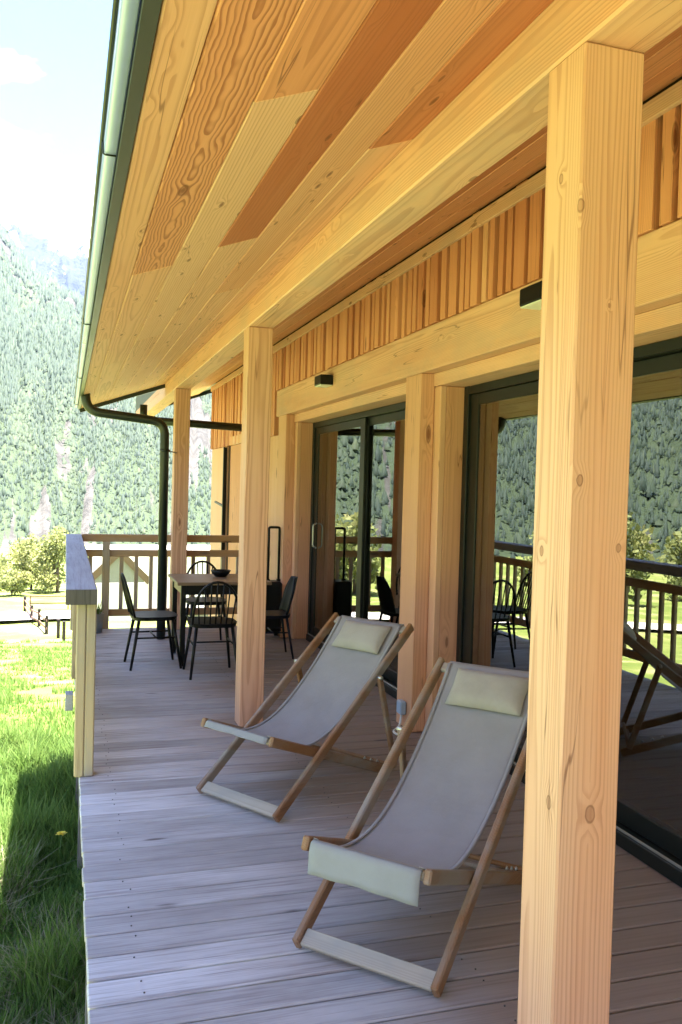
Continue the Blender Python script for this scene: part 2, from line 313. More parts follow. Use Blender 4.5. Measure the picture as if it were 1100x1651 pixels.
def cbox(bm, c, h, b=0.004, m=None):
    """chamfered box: centre, half sizes, chamfer; m an optional 3x3 matrix"""
    b = min(b, 0.45*min(h)); V = []
    m = m or Matrix.Identity(3); c = Vector(c)
    idx = {}
    for sx in (-1, 1):
        for sy in (-1, 1):
            for sz in (-1, 1):
                for a in range(3):
                    p = [sx*h[0], sy*h[1], sz*h[2]]
                    for q in range(3):
                        if q != a: p[q] -= (sx, sy, sz)[q]*b
                    idx[(sx, sy, sz, a)] = bm.verts.new(c + m @ Vector(p))
    def face(vs):
        try: bm.faces.new(vs)
        except ValueError: pass
    for a in range(3):
        p, q = (a+1) % 3, (a+2) % 3
        for s in (-1, 1):
            vs = []
            for (u, v) in ((-1, -1), (1, -1), (1, 1), (-1, 1)):
                k = [0, 0, 0]; k[a] = s; k[p] = u; k[q] = v; vs.append(idx[(*k, a)])
            face(vs if s > 0 else vs[::-1])
        for u in (-1, 1):       # edges running along axis a
            for v in (-1, 1):
                k0 = [0, 0, 0]; k1 = [0, 0, 0]; k0[a], k1[a] = -1, 1; k0[p] = k1[p] = u; k0[q] = k1[q] = v
                vs = [idx[(*k0, p)], idx[(*k1, p)], idx[(*k1, q)], idx[(*k0, q)]]
                face(vs if u*v < 0 else vs[::-1])
    for sx in (-1, 1):
        for sy in (-1, 1):
            for sz in (-1, 1):
                vs = [idx[(sx, sy, sz, a)] for a in range(3)]
                face(vs if sx*sy*sz > 0 else vs[::-1])
def fixn(bm): bmesh.ops.recalc_face_normals(bm, faces=bm.faces[:])
def box(name, x0, x1, y0, y1, z0, z1, mat, parent=None, b=0.004, tone=None):
    bm = bmesh.new(); c = ((x0+x1)/2, (y0+y1)/2, (z0+z1)/2)
    cbox(bm, (0, 0, 0), (abs(x1-x0)/2, abs(y1-y0)/2, abs(z1-z0)/2), b); fixn(bm)
    o = obj(name, new_mesh(bm, name=name), mat, parent, tone); o.location = c; return o
def bar_bm(bm, p0, p1, w, d, side=(1, 0, 0), b=0.004):
    """bar from p0 to p1, w across `side`, d in the other direction"""
    p0, p1 = Vector(p0), Vector(p1); a = (p1-p0).normalized(); s = Vector(side); s = (s - a*s.dot(a)).normalized(); n = s.cross(a)
    m = Matrix((s, a, n)).transposed()
    cbox(bm, (p0+p1)/2, (w/2, (p1-p0).length/2, d/2), b, m)
def bar(name, p0, p1, w, d, mat, parent=None, side=(1, 0, 0), b=0.004, tone=None):
    bm = bmesh.new(); bar_bm(bm, p0, p1, w, d, side, b); fixn(bm); return obj(name, new_mesh(bm, name=name), mat, parent, tone)
def tube_bm(bm, pts, r, n=10, closed=False, cap=True):
    pts = [Vector(p) for p in pts]; N = len(pts); rings = []
    ref = None
    for i, p in enumerate(pts):
        a = (pts[(i+1) % N] - pts[i-1]) if (closed or 0 < i < N-1) else (pts[1]-pts[0] if i == 0 else pts[-1]-pts[-2])
        a.normalize()
        if ref is None: ref = a.orthogonal().normalized()
        ref = (ref - a*ref.dot(a)).normalized(); t = a.cross(ref)
        rr = r[i] if hasattr(r, '__len__') else r
        rings.append([bm.verts.new(p + (ref*math.cos(2*math.pi*k/n) + t*math.sin(2*math.pi*k/n))*rr) for k in range(n)])
    for i in range(N if closed else N-1):
        A, B = rings[i], rings[(i+1) % N]
        for k in range(n): bm.faces.new((A[k], A[(k+1) % n], B[(k+1) % n], B[k]))
    if cap and not closed:
        bm.faces.new(rings[0][::-1]); bm.faces.new(rings[-1])
def tube(name, pts, r, mat, parent=None, n=10, closed=False):
    bm = bmesh.new(); tube_bm(bm, pts, r, n, closed); fixn(bm)
    me = new_mesh(bm, True, name); return obj(name, me, mat, parent)
def prism(name, poly, y0, y1, mat, parent=None):
    """polygon in xz extruded along y"""
    bm = bmesh.new(); A = [bm.verts.new((x, y0, z)) for x, z in poly]; B = [bm.verts.new((x, y1, z)) for x, z in poly]
    n = len(poly); bm.faces.new(A); bm.faces.new(B[::-1])
    for i in range(n): bm.faces.new((A[i], B[i], B[(i+1) % n], A[(i+1) % n]))
    fixn(bm); return obj(name, new_mesh(bm, name=name), mat, parent)
def np_mesh(name, verts, faces, attr=None):
    me = bpy.data.meshes.new(name); verts = np.asarray(verts, np.float32); faces = np.asarray(faces, np.int32); k = faces.shape[1]
    me.vertices.add(len(verts)); me.vertices.foreach_set('co', verts.ravel())
    me.loops.add(faces.size); me.loops.foreach_set('vertex_index', faces.ravel())
    me.polygons.add(len(faces)); me.polygons.foreach_set('loop_start', np.arange(len(faces), dtype=np.int32)*k)
    me.update(calc_edges=True)
    for a, v in (attr or {}).items():
        at = me.attributes.new(a, 'FLOAT', 'POINT'); at.data.foreach_set('value', np.asarray(v, np.float32))
    me.validate(); return me
_P = RNG.random((256, 256))
def vnoise(x, y):
    xi, yi = np.floor(x).astype(int), np.floor(y).astype(int); fx, fy = x-xi, y-yi
    fx = fx*fx*(3-2*fx); fy = fy*fy*(3-2*fy); g = lambda a, b: _P[a % 256, b % 256]
    return (g(xi, yi)*(1-fx)+g(xi+1, yi)*fx)*(1-fy) + (g(xi, yi+1)*(1-fx)+g(xi+1, yi+1)*fx)*fy
def fbm(x, y, o=5, rough=0.5):
    s, a, t = 0, 1.0, 0
    for i in range(o): s = s + a*vnoise(x*2**i+17*i, y*2**i+5*i); t += a; a *= rough
    return s/t

# ------------------------------------------------------------------ terrain
def gz(x, y):
    x, y = np.asarray(x, float), np.asarray(y, float)
    d = np.hypot(np.maximum(y, 0), np.maximum(-x, 0))
    return -1.95 - 0.132*np.clip(d-11, 0, 37) - 0.05*np.clip(d-48, 0, 72)
def build_ground():
    rr = np.concatenate([[0.0], np.geomspace(1.0, 3900, 110)]); na = 240
    az = np.linspace(0, 2*np.pi, na, endpoint=False); R, A = np.meshgrid(rr, az, indexing='ij')
    X, Y = R*np.sin(A), R*np.cos(A); Z = gz(X, Y)
    Z = Z + (fbm(X*0.12, Y*0.12, 4)-0.5)*0.5*np.clip((R-12)/30, 0, 1) - np.clip((R-300)/50, 0, 1)*2
    v = np.stack([X, Y, Z], -1).reshape(-1, 3); i, j = np.meshgrid(np.arange(len(rr)-1), np.arange(na), indexing='ij')
    a = i*na+j; b = i*na+(j+1) % na; f = np.stack([a, b, b+na, a+na], -1).reshape(-1, 4)
    me = np_mesh('ground', v, f); me.polygons.foreach_set('use_smooth', [True]*len(me.polygons))
    return tag(obj('ground', me, 'ground'), kind='structure')
build_ground()
def road():
    v, f = [], []; n = 60
    for i in range(n+1):
        x = -60 + 90*i/n; y = 60 + 0.16*x - 0.004*x*x
        for k in range(5): yy = y-2.6+1.3*k; v.append((x, yy, float(gz(x, yy))+0.36-0.06*abs(k-2)))
    for i in range(n):
        for k in range(4): a = i*5+k; f.append((a, a+5, a+6, a+1))
    tag(obj('gravel_road', np_mesh('gravel_road', v, f), 'gravel'), kind='structure')
road()

AZ_K = np.array([-180, -120, -70, -40, -25, -15, -8, -4.1, -3.4, -2.0, -0.5, 0.8, 4, 9, 16, 30, 60, 110, 180.])
EL_K = np.array([11, 13, 19, 21, 20, 19, 17.2, 15.4, 14.6, 13.3, 12.4, 11.6, 11.6, 12, 12, 10, 8, 8, 11.])
def hill_z(az, s):
    """az degrees, s from foot (0) to ridge (1) and beyond"""
    H = 1350*np.tan(np.radians(np.interp(az, AZ_K, EL_K)))
    a = az*0.55
    base = -14 + H*np.where(s < 1, s**1.12, 1-(s-1)*1.2)
    rid = (fbm(a*0.55+40, s*2.2, 5, 0.55)-0.5)*0.26*H*np.sin(np.clip(s, 0, 1)*np.pi)
    gul = (np.abs(fbm(a*1.1+9, s*1.3+4, 4, 0.5)-0.5))*-0.20*H*np.clip(s*1.5, 0, 1)*np.clip(1.15-s, 0, 1)
    jag = (fbm(a*6+3, s*9, 4)-0.5)*22*np.clip(s*3, 0, 1)
    return base+rid+gul+jag
def hill_rock(az, s):
    n = fbm(az*0.42+77, s*5+12, 5, 0.6); n2 = fbm(az*1.5+5, s*16+2, 4, 0.6)
    return np.clip((0.62*n+0.38*n2-0.55-np.where(az < -8, 0.10, 0.0))*7+0.35, 0, 1)
def build_hills():
    az = np.concatenate([np.arange(-180, -50, 1.5), np.arange(-50, 20, 0.22), np.arange(20, 180, 1.5)]); s = np.linspace(0, 1.35, 95)
    A, Sx = np.meshgrid(az, s, indexing='ij'); Rr = 150+1200*Sx
    Z = hill_z(A, Sx); X, Y = Rr*np.sin(np.radians(A)), Rr*np.cos(np.radians(A)); n, m = A.shape
    i, j = np.meshgrid(np.arange(n), np.arange(m-1), indexing='ij'); a = i*m+j; b = ((i+1) % n)*m+j
    me = np_mesh('wooded_hill', np.stack([X, Y, Z], -1).reshape(-1, 3), np.stack([a, a+1, b+1, b], -1).reshape(-1, 4), {'rock': hill_rock(A, Sx).ravel()})
    me.polygons.foreach_set('use_smooth', [True]*len(me.polygons))
    tag(obj('wooded_hill', me, 'hill'), kind='structure')
    # forest: conifers and rounder broadleaf trees as small cones
    N = 330000; h1 = int(N*0.48)
    ta = np.concatenate([RNG.uniform(-7, 12, h1), RNG.uniform(-48, -7, N-h1)]); ts = RNG.uniform(0.0, 1.0, N)**0.62*1.02
    keep = hill_rock(ta, ts) + RNG.normal(0, 0.14, N) < 0.5
    ta, ts = ta[keep], ts[keep]; N = len(ta); r = 150+1200*ts
    x, y, z = r*np.sin(np.radians(ta)), r*np.cos(np.radians(ta)), hill_z(ta, ts)
    kind = fbm(ta*0.8+3, ts*7+9, 4) + RNG.normal(0, 0.10, N)
    broad = kind > 0.56; sc = np.where(ta > -7, np.clip(r/1000, 0.22, 1.1), np.clip(r/850, 0.42, 1.1))*np.clip(RNG.lognormal(0, 0.3, N), 0.5, 2.0)
    h = np.where(broad, RNG.uniform(3, 5, N), RNG.uniform(4, 8, N))*sc; w = np.where(broad, RNG.uniform(1.5, 2.6, N), RNG.uniform(1.0, 1.7, N))*sc
    k = 5; an = np.arange(k)*2*np.pi/k; per = k+1; V = np.zeros((N, per, 3)); ph = RNG.uniform(0, 6.28, N)
    for t in range(k):
        jit = RNG.uniform(0.6, 1.3, N)
        V[:, t, 0] = x+w*jit*np.cos(an[t]+ph); V[:, t, 1] = y+w*jit*np.sin(an[t]+ph); V[:, t, 2] = z+RNG.uniform(0, .3, N)*h
    V[:, -1, 0], V[:, -1, 1], V[:, -1, 2] = x+RNG.normal(0, .2, N), y, z+h
    F = np.array([(t, (t+1) % k, k) for t in range(k)]); f = (F[None]+(np.arange(N)*per)[:, None, None]).reshape(-1, 3)
    tone = np.clip(np.where(broad, 0.66, 0.28)+RNG.normal(0, 0.13, N), 0, 1)
    tag(obj('forest', np_mesh('forest', V.reshape(-1, 3), f, {'tone': np.repeat(tone, per)}), 'forest'), 'mixed conifer and broadleaf forest covering the steep valley side', 'forest', kind='stuff')
build_hills()
def build_peaks():
    az = np.arange(-60, 40, 0.2); s = np.linspace(0, 1.3, 60); A, Sx = np.meshgrid(az, s, indexing='ij')
    H = 2400*np.tan(np.radians(15.5+1.8*(fbm(A*0.35+8, A*0+3, 5, 0.6)-0.5)))
    Z = -20+H*np.where(Sx < 1, Sx**1.25, 1-(Sx-1)*1.5) + (fbm(A*1.2+3, Sx*4, 6, 0.6)-0.5)*170*np.sin(np.clip(Sx, 0, 1)*2.6)
    R = 1500+900*Sx; X, Y = R*np.sin(np.radians(A)), R*np.cos(np.radians(A)); n, m = A.shape
    i, j = np.meshgrid(np.arange(n-1), np.arange(m-1), indexing='ij'); a = i*m+j; b = a+m
    me = np_mesh('snowy_mountain', np.stack([X, Y, Z], -1).reshape(-1, 3), np.stack([a, a+1, b+1, b], -1).reshape(-1, 4))
    tag(obj('snowy_mountain', me, 'peak'), kind='structure'); return float(Z.max())
ZMAX = build_peaks()

# ------------------------------------------------------------------ deck
deck = tag(obj('deck', None or bpy.data.meshes.new('deck'), None), kind='structure')
bm = bmesh.new()
for x in (0.20, 0.75, 1.30, 1.85, 2.40): cbox(bm, (x+0.02, 4.0, -0.13), (0.03, 5.8, 0.098), 0.003)
fixn(bm); bm.to_mesh(deck.data); bm.free(); deck.data.materials.append(M['greywood'])
PITCH = 0.1452
y = 2.70 - 33*PITCH; i = 0; screws = []
bm = bmesh.new(); cbox(bm, (0, 0, 0), (1.2325, PITCH/2-0.0058, 0.014), 0.005); fixn(bm); board_me = new_mesh(bm, name='deck_board'); board_me.materials.append(M['deck'])
while y < 9.80:
    o = obj('deck_board', board_me, None, deck)
    o.location = (1.327+random.uniform(-.003, .003), y+PITCH/2, -0.0145+random.uniform(-.0012, .0012))
    o.rotation_euler = (random.uniform(-.004, .004), 0, random.uniform(-.0009, .0009))
    for x in (0.26, 1.33):
        for q in (0.035, PITCH-0.035):
            if random.random() < 0.7: screws.append((x+random.uniform(-.014, .014), y+q+random.uniform(-.006, .006)))
    y += PITCH; i += 1
bm = bmesh.new()
for x, yy in screws: bmesh.ops.create_cone(bm, cap_ends=True, segments=8, radius1=0.003, radius2=0.003, depth=0.003, matrix=Matrix.Translation((x, yy, 0.0008)))
tag(obj('screws', new_mesh(bm, name='screws'), 'screw', deck), kind='stuff')
box('deck_fascia', 0.11, 0.135, -1.9, 9.78, -0.21, -0.018, 'greywood', deck)
for yy in (-1.0, 2.0, 5.0, 8.0, 9.6): box('deck_support', 0.16, 0.28, yy, yy+0.12, -2.15, -0.235, 'greywood', deck)

# ------------------------------------------------------------------ house
house = thing('house', 'larch timber chalet with sliding glass doors and boarded porch roof', 'house', (2.2, 5.0, 0))
class Off:      # children of the house are given in world coordinates
    pass
def hbox(name, x0, x1, y0, y1, z0, z1, mat, parent=None, b=0.004, tone=None):
    o = box(name, x0, x1, y0, y1, z0, z1, mat, None, b, tone); return adopt(o, parent or house)
WORLD = {}
def adopt(o, parent):
    o.parent = parent; p = Vector((0, 0, 0)); q = parent
    while q: p += q.location; q = q.parent
    o.location = Vector(o.location)-p; return o
ZR = lambda x: 2.81+0.36*(x-1.12)
SL = math.atan(0.36)
# roof slab above the boards, both slopes
def slab(y0, y1, x0, name):
    u = 0.022/math.cos(SL); t = 0.24
    return adopt(prism(name, [(x0, ZR(x0)+u), (5.6, ZR(5.6)+u), (10.6, ZR(0.6)+u), (10.6, ZR(0.6)+u+t), (5.6, ZR(5.6)+u+t), (x0, ZR(x0)+u+t)], y0, y1, 'rooftop'), house)
roof = slab(-3.2, 10.7, 0.13, 'roof')
slab(10.702, 15.42, 1.122, 'roof')
# soffit boards: strips along y with butt joints; (x0, x1, [(y_end, tone, figured)])
strips = [
 (0.147, 0.252, [(1.1, .35, 0), (5.6, .16, 0), (8.3, .12, 0), (10.7, .10, 0)]),
 (0.252, 0.428, [(3.9, .52, 1), (7.0, .16, 0), (10.7, .14, 0)]),
 (0.428, 0.602, [(0.2, .5, 0), (2.18, .60, 0), (6.1, .02, 0), (10.7, .13, 0)]),
 (0.602, 0.778, [(3.77, .95, 0), (8.0, .10, 0), (10.7, .15, 0)]),
 (0.778, 0.952, [(0.6, .75, 0), (5.0, .33, 0), (8.9, .12, 0), (10.7, .1, 0)]),
 (0.952, 1.118, [(2.82, .85, 0), (6.6, .10, 0), (10.7, .12, 0)]),
 (1.292, 1.470, [(2.2, .55, 0), (6.2, .35, 0), (11.5, .28, 0), (15.4, .2, 0)]),
 (1.470, 1.650, [(3.6, .65, 0), (8.4, .30, 0), (15.4, .2, 0)]),
 (1.650, 1.830, [(1.5, .4, 0), (5.4, .78, 0), (10.6, .4, 0), (15.4, .2, 0)]),
 (1.830, 2.010, [(2.9, .5, 0), (7.3, .45, 0), (15.4, .25, 0)]),
 (2.010, 2.198, [(4.4, .6, 0), (9.2, .5, 0), (15.4, .3, 0)])]
for x0, x1, segs in strips:
    y = -3.15
    for ye, tn, fig in segs:
        bm = bmesh.new(); w = (x1-x0)/math.cos(SL)
        cbox(bm, (0, 0, 0), (w/2-0.0016, (ye-y)/2-0.0012, 0.0095), 0.0035); fixn(bm)
        o = obj('soffit_board', new_mesh(bm, name='soffit_board'), 'figured' if fig else 'soffit', None, tn)
        xc = (x0+x1)/2; o.rotation_euler = (0, -SL, 0); jig = random.uniform(-.0008, .0008)
        o.location = (xc, (y+ye)/2, ZR(xc)+0.0105/math.cos(SL)+jig); adopt(o, roof); y = ye
hbox('purlin', 1.12, 1.29, -3.1, 15.36, 2.65, 2.84, 'beam', b=0.006)
posts = []
for yy in (1.772, 5.64, 9.62): posts.append(hbox('post', 1.1215, 1.2845, yy, yy+0.163, 0.002, 2.649, 'nearpost' if yy < 2 else 'post', b=0.005))
hbox('verge_trim', 0.12, 1.12, 10.703, 10.728, 2.44, 2.47, 'pipe')  # replaced below by a sloped bar
bpy.data.objects.remove(house.children[-1])
adopt(bar('verge_trim', (0.13, 10.716, ZR(0.13)-0.005), (1.12, 10.716, ZR(1.12)-0.005), 0.03, 0.075, 'pipe', side=(0, 1, 0)), house)
adopt(bar('verge_trim', (1.13, 15.436, ZR(1.13)-0.005), (2.6, 15.436, ZR(2.6)-0.005), 0.03, 0.075, 'pipe', side=(0, 1, 0)), house)
# eave: flashing strip and gutter
adopt(prism('eave_flashing', [(0.146, ZR(0.146)-0.004), (0.146, 2.72), (0.118, 2.72), (0.114, ZR(0.146)-0.012)], -3.2, 10.7, 'flash'), house)
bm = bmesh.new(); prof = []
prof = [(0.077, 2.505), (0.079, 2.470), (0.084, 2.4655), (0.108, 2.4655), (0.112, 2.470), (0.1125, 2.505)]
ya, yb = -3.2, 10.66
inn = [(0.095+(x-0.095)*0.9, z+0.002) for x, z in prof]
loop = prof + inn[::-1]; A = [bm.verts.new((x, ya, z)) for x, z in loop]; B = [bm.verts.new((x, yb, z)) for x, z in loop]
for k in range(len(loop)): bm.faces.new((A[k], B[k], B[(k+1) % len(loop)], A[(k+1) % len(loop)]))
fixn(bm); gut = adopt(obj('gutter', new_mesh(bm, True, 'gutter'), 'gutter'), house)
rim = adopt(tube('rim', [(0.073, ya, 2.504), (0.073, yb, 2.504)], 0.006, 'pipe', n=8), gut)
for yy in (2.4, 5.0, 7.6, 10.2):
    pts = [(0.0745, yy, 2.505), (0.0765, yy, 2.466), (0.083, yy, 2.463), (0.110, yy, 2.463)]
    adopt(tube('bracket', pts, 0.0026, 'pipe', n=6), gut)
# downspout with its two bends, and the cross pipe beyond the far post
def arc(pts, r=0.1, n=6):
    out = [Vector(pts[0])]
    for i in range(1, len(pts)-1):
        p, a, b = Vector(pts[i]), Vector(pts[i-1]), Vector(pts[i+1]); u = (a-p).normalized()*r; v = (b-p).normalized()*r
        for k in range(n+1): t = k/n; out.append((p+u)*(1-t)**2+2*p*t*(1-t)+(p+v)*t*t)
    out.append(Vector(pts[-1])); return out
ds = adopt(tube('downspout', arc([(0.165, 9.07, 2.56), (0.175, 9.07, 2.31), (0.955, 9.07, 2.235), (0.962, 9.07, 0.002)], 0.14), 0.046, 'pipe', n=16), house)
adopt(tube('collar', [(0.962, 9.07, 1.93), (0.962, 9.07, 1.955)], 0.053, 'pipe', n=16), ds)
adopt(bar('bracket', (0.962, 9.07, 1.945), (1.15, 9.63, 1.945), 0.012, 0.012, 'pipe', side=(0, 0, 1)), ds)
cp = adopt(tube('cross_pipe', [(0.80, 10.2, 2.33), (2.22, 10.2, 2.285)], 0.045, 'pipe', n=14), house)
adopt(tube('nozzle', [(0.83, 10.2, 2.32), (0.83, 10.2, 2.50)], 0.042, 'pipe', n=12), cp)

# walls
hbox('wall_beam', 2.20, 2.55, -3.0, 9.40, 2.375, 2.66, 'beam', b=0.005)
for y0, y1 in ((-3.0, 5.283), (5.553, 8.938)): hbox('lintel', 2.290, 2.56, y0+0.002, y1, 2.2885, 2.3735, 'beam', b=0.003)
wall = hbox('wall', 2.252, 2.50, -3.0, 13.9, 2.661, 3.26, 'backing')
y = 13.88
while y > -2.9:
    w = random.choice((0.055, 0.07, 0.085, 0.11)); zb = 2.662 if y < 9.42 else 2.17
    dx = random.choice((0.0, 0.008, 0.014))
    o = box('batten', 2.202-dx, 2.251, y-w, y, zb+random.uniform(0, .004), 3.19+random.uniform(-.01, 0), 'batten', None, 0.002, min(1, max(0, random.gauss(0.6, 0.11))))
    adopt(o, wall); y -= w + random.choice((0.03, 0.036, 0.045))
hbox('cornice_board', 2.172, 2.197, -3.0, 13.9, 3.095, 3.172, 'beam', b=0.003)
# door posts and jambs
def jambs(y0, front, t1, t2):
    hbox('door_post', 2.201, 2.301, y0, y0+front, 0.003, 2.3735, 'jamb', tone=t1, b=0.005)
    hbox('door_lining', 2.3025, 2.3445, y0-0.095, y0+front+0.002, 0.003, 2.287, 'jamb', tone=t1*0.6, b=0.004)
    hbox('door_lining', 2.346, 2.56, y0-0.094, y0+front+0.002, 0.003, 2.287, 'jamb', tone=t2, b=0.004)
jambs(5.285, 0.265, 0.45, 0.6)
jambs(8.94, 0.34, 0.45, 0.6)
hbox('wall', 2.23, 2.6, 9.282, 13.9, -2.3, 2.17, 'backing', b=0.002)
y = 9.285
while y < 11.2: w = 0.14; adopt(box('wall_board', 2.203, 2.229, y, y+w-0.004, 0.003, 2.168, 'jamb', None, 0.002, random.uniform(.2, .6)), house); y += w
hbox('corner_post', 2.195, 2.40, 12.45, 13.75, -0.6, 2.165, 'jamb', tone=0.15)
hbox('corner_post', 2.19, 2.34, 11.2, 11.36, -0.6, 2.60, 'jamb', tone=0.2)
hbox('door_lintel', 2.19, 2.34, 11.361, 12.2, 2.17, 2.29, 'jamb', tone=0.2)
dr = hbox('side_door', 2.205, 2.229, 11.38, 12.18, -0.55, 2.165, 'jamb', tone=0.9)
adopt(bar('door_bar', (2.16, 12.36, 0.3), (2.16, 12.36, 2.15), 0.05, 0.05, 'black'), dr)
adopt(bar('handle', (2.16, 12.36, 1.30), (2.10, 12.75, 1.36), 0.03, 0.03, 'greyboard'), dr)
hbox('wall', 2.30, 2.6, -3.0, 0.84, 0.003, 2.287, 'jamb', tone=0.4)
hbox('wall', 2.24, 2.60, -3.0, 13.9, -3.0, -0.24, 'render', b=0.002)
hbox('wall', 9.6, 9.8, -3.0, 13.9, -3.0, 2.6, 'render', b=0.002)
hbox('wall', 2.61, 9.59, -3.2, -3.01, -3.0, 2.6, 'render', b=0.002)
hbox('wall', 2.61, 9.59, 13.5, 13.89, -3.0, 2.6, 'render', b=0.002)
adopt(prism('gable', [(2.3, 2.61), (9.6, 2.61), (9.6, ZR(1.6)), (5.6, ZR(5.6)-.05), (2.3, ZR(2.3)-.05)], 13.6, 13.85, 'backing'), house)
adopt(prism('gable', [(2.3, 2.61), (9.6, 2.61), (9.6, ZR(1.6)), (5.6, ZR(5.6)-.05), (2.3, ZR(2.3)-.05)], -3.1, -2.95, 'backing'), house)

# sliding doors
def sliding_door(y0, y1, mid, z1=2.287):
    d = hbox('door_frame', 2.466, 2.555, y0, y0+0.065, 0.004, z1, 'alu', b=0.003)       # near jamb of the frame carries the rest
    def p(n, *a, mat='alu', **k): return adopt(box(n, *a, mat, None, k.get('b', 0.003)), d)
    p('frame_jamb', 2.466, 2.555, y1-0.065, y1, 0.004, z1)
    p('frame_head', 2.4675, 2.555, y0+0.066, y1-0.066, z1-0.055, z1-0.002)
    p('threshold', 2.435, 2.555, y0+0.066, y1-0.066, 0.003, 0.066)
    p('track', 2.452, 2.458, y0+0.07, y1-0.07, 0.0665, 0.078, mat='steel')
    for k, (a, b_, xo) in enumerate(((y0+0.066, mid+0.06, 2.512), (mid-0.06, y1-0.066, 2.480))):
        x0, x1 = xo, xo+0.026; zt = z1-0.057; st = 0.12
        p('stile', x0, x1, a, a+st, 0.068, zt); p('stile', x0, x1, b_-st, b_, 0.068, zt)
        p('sash_rail', x0+.001, x1-.001, a+st, b_-st, zt-0.07, zt); p('sash_rail', x0+.001, x1-.001, a+st, b_-st, 0.068, 0.16)
        p('pane', x0+0.008, x0+0.016, a+st-0.01, b_-st+0.01, 0.15, zt-0.06, mat='glass', b=0.0005)
    return d
d1 = sliding_door(5.46, 8.84, 7.25)
adopt(tube('handle', arc([(2.478, 8.63, 0.98), (2.44, 8.63, 1.0), (2.44, 8.63, 1.22), (2.478, 8.63, 1.24)], 0.02, 4), 0.008, 'steel', n=8), d1)
d2 = sliding_door(0.85, 5.185, 3.75)

# room behind the glass
tag(box('indoor_floor', 2.58, 9.58, -3.0, 13.4, -0.22, 0.0, 'roomfloor', b=0.002), kind='structure')
tag(box('indoor_wall', 5.9, 6.0, -2.9, 13.4, 0.01, 2.59, 'roomwall', b=0.002), kind='structure')
tag(box('indoor_wall', 2.61, 5.89, 9.9, 10.0, 0.01, 2.59, 'roomwall', b=0.002), kind='structure')
tag(box('indoor_ceiling', 2.58, 9.58, -3.0, 13.4, 2.6, 2.65, 'roomwall', b=0.002), kind='structure')

# ------------------------------------------------------------------ railings
lr = thing('side_railing', 'weathered grey capped railing along the open left edge of the deck', 'railing', (0.09, 4.84, 0))
adopt(box('cap', 0.008, 0.170, 4.80, 9.86, 0.945, 1.030, 'cap', None, 0.006), lr)
adopt(box('cap_end', 0.009, 0.169, 4.794, 4.799, 0.946, 1.027, 'endgrain', None, 0.001), lr)
for yy in (4.85, 7.30, 9.70):
    for x0, x1 in ((0.068, 0.1175), (0.1195, 0.170)): adopt(box('post', x0, x1, yy, yy+0.102, 0.003, 0.944, 'railpost', None, 0.006), lr)
def yrail(z0, z1, y0, y1): return adopt(box('rail', 0.095, 0.145, y0, y1, z0, z1, 'rail', None, 0.004), lr)
for (a, b_) in ((4.953, 7.299), (7.403, 9.699)):
    yrail(0.79, 0.865, a, b_); yrail(0.14, 0.21, a, b_)
    k = a+0.13
    while k < b_-0.08: adopt(box('baluster', 0.108, 0.140, k, k+0.04, 0.211, 0.789, 'railpost', None, 0.003), lr); k += 0.168
adopt(box('ledger_stub', 0.020, 0.070, 5.9, 6.0, 0.10, 0.21, 'cap', None, 0.004), lr)
fr = thing('end_railing', 'brown larch railing with balusters across the far end of the deck', 'railing', (1.2, 9.80, 0))
adopt(box('top_rail', 0.172, 2.198, 9.76, 9.86, 0.955, 1.034, 'rail', None, 0.005), fr)
adopt(box('rail', 0.172, 2.198, 9.790, 9.835, 0.790, 0.866, 'rail', None, 0.004), fr)
adopt(box('rail', 0.30, 2.198, 9.790, 9.835, 0.135, 0.21, 'rail', None, 0.004), fr)
adopt(box('post', 0.39, 0.47, 9.76, 9.788, 0.003, 0.955, 'railpost', None, 0.004), fr)
for x in (0.245, 0.575, 0.735, 0.895, 1.055, 1.36, 1.53, 1.70, 1.87, 2.04):
    adopt(box('baluster', x, x+0.042, 9.795, 9.83, 0.212, 0.789, 'railpost', None, 0.003), fr)

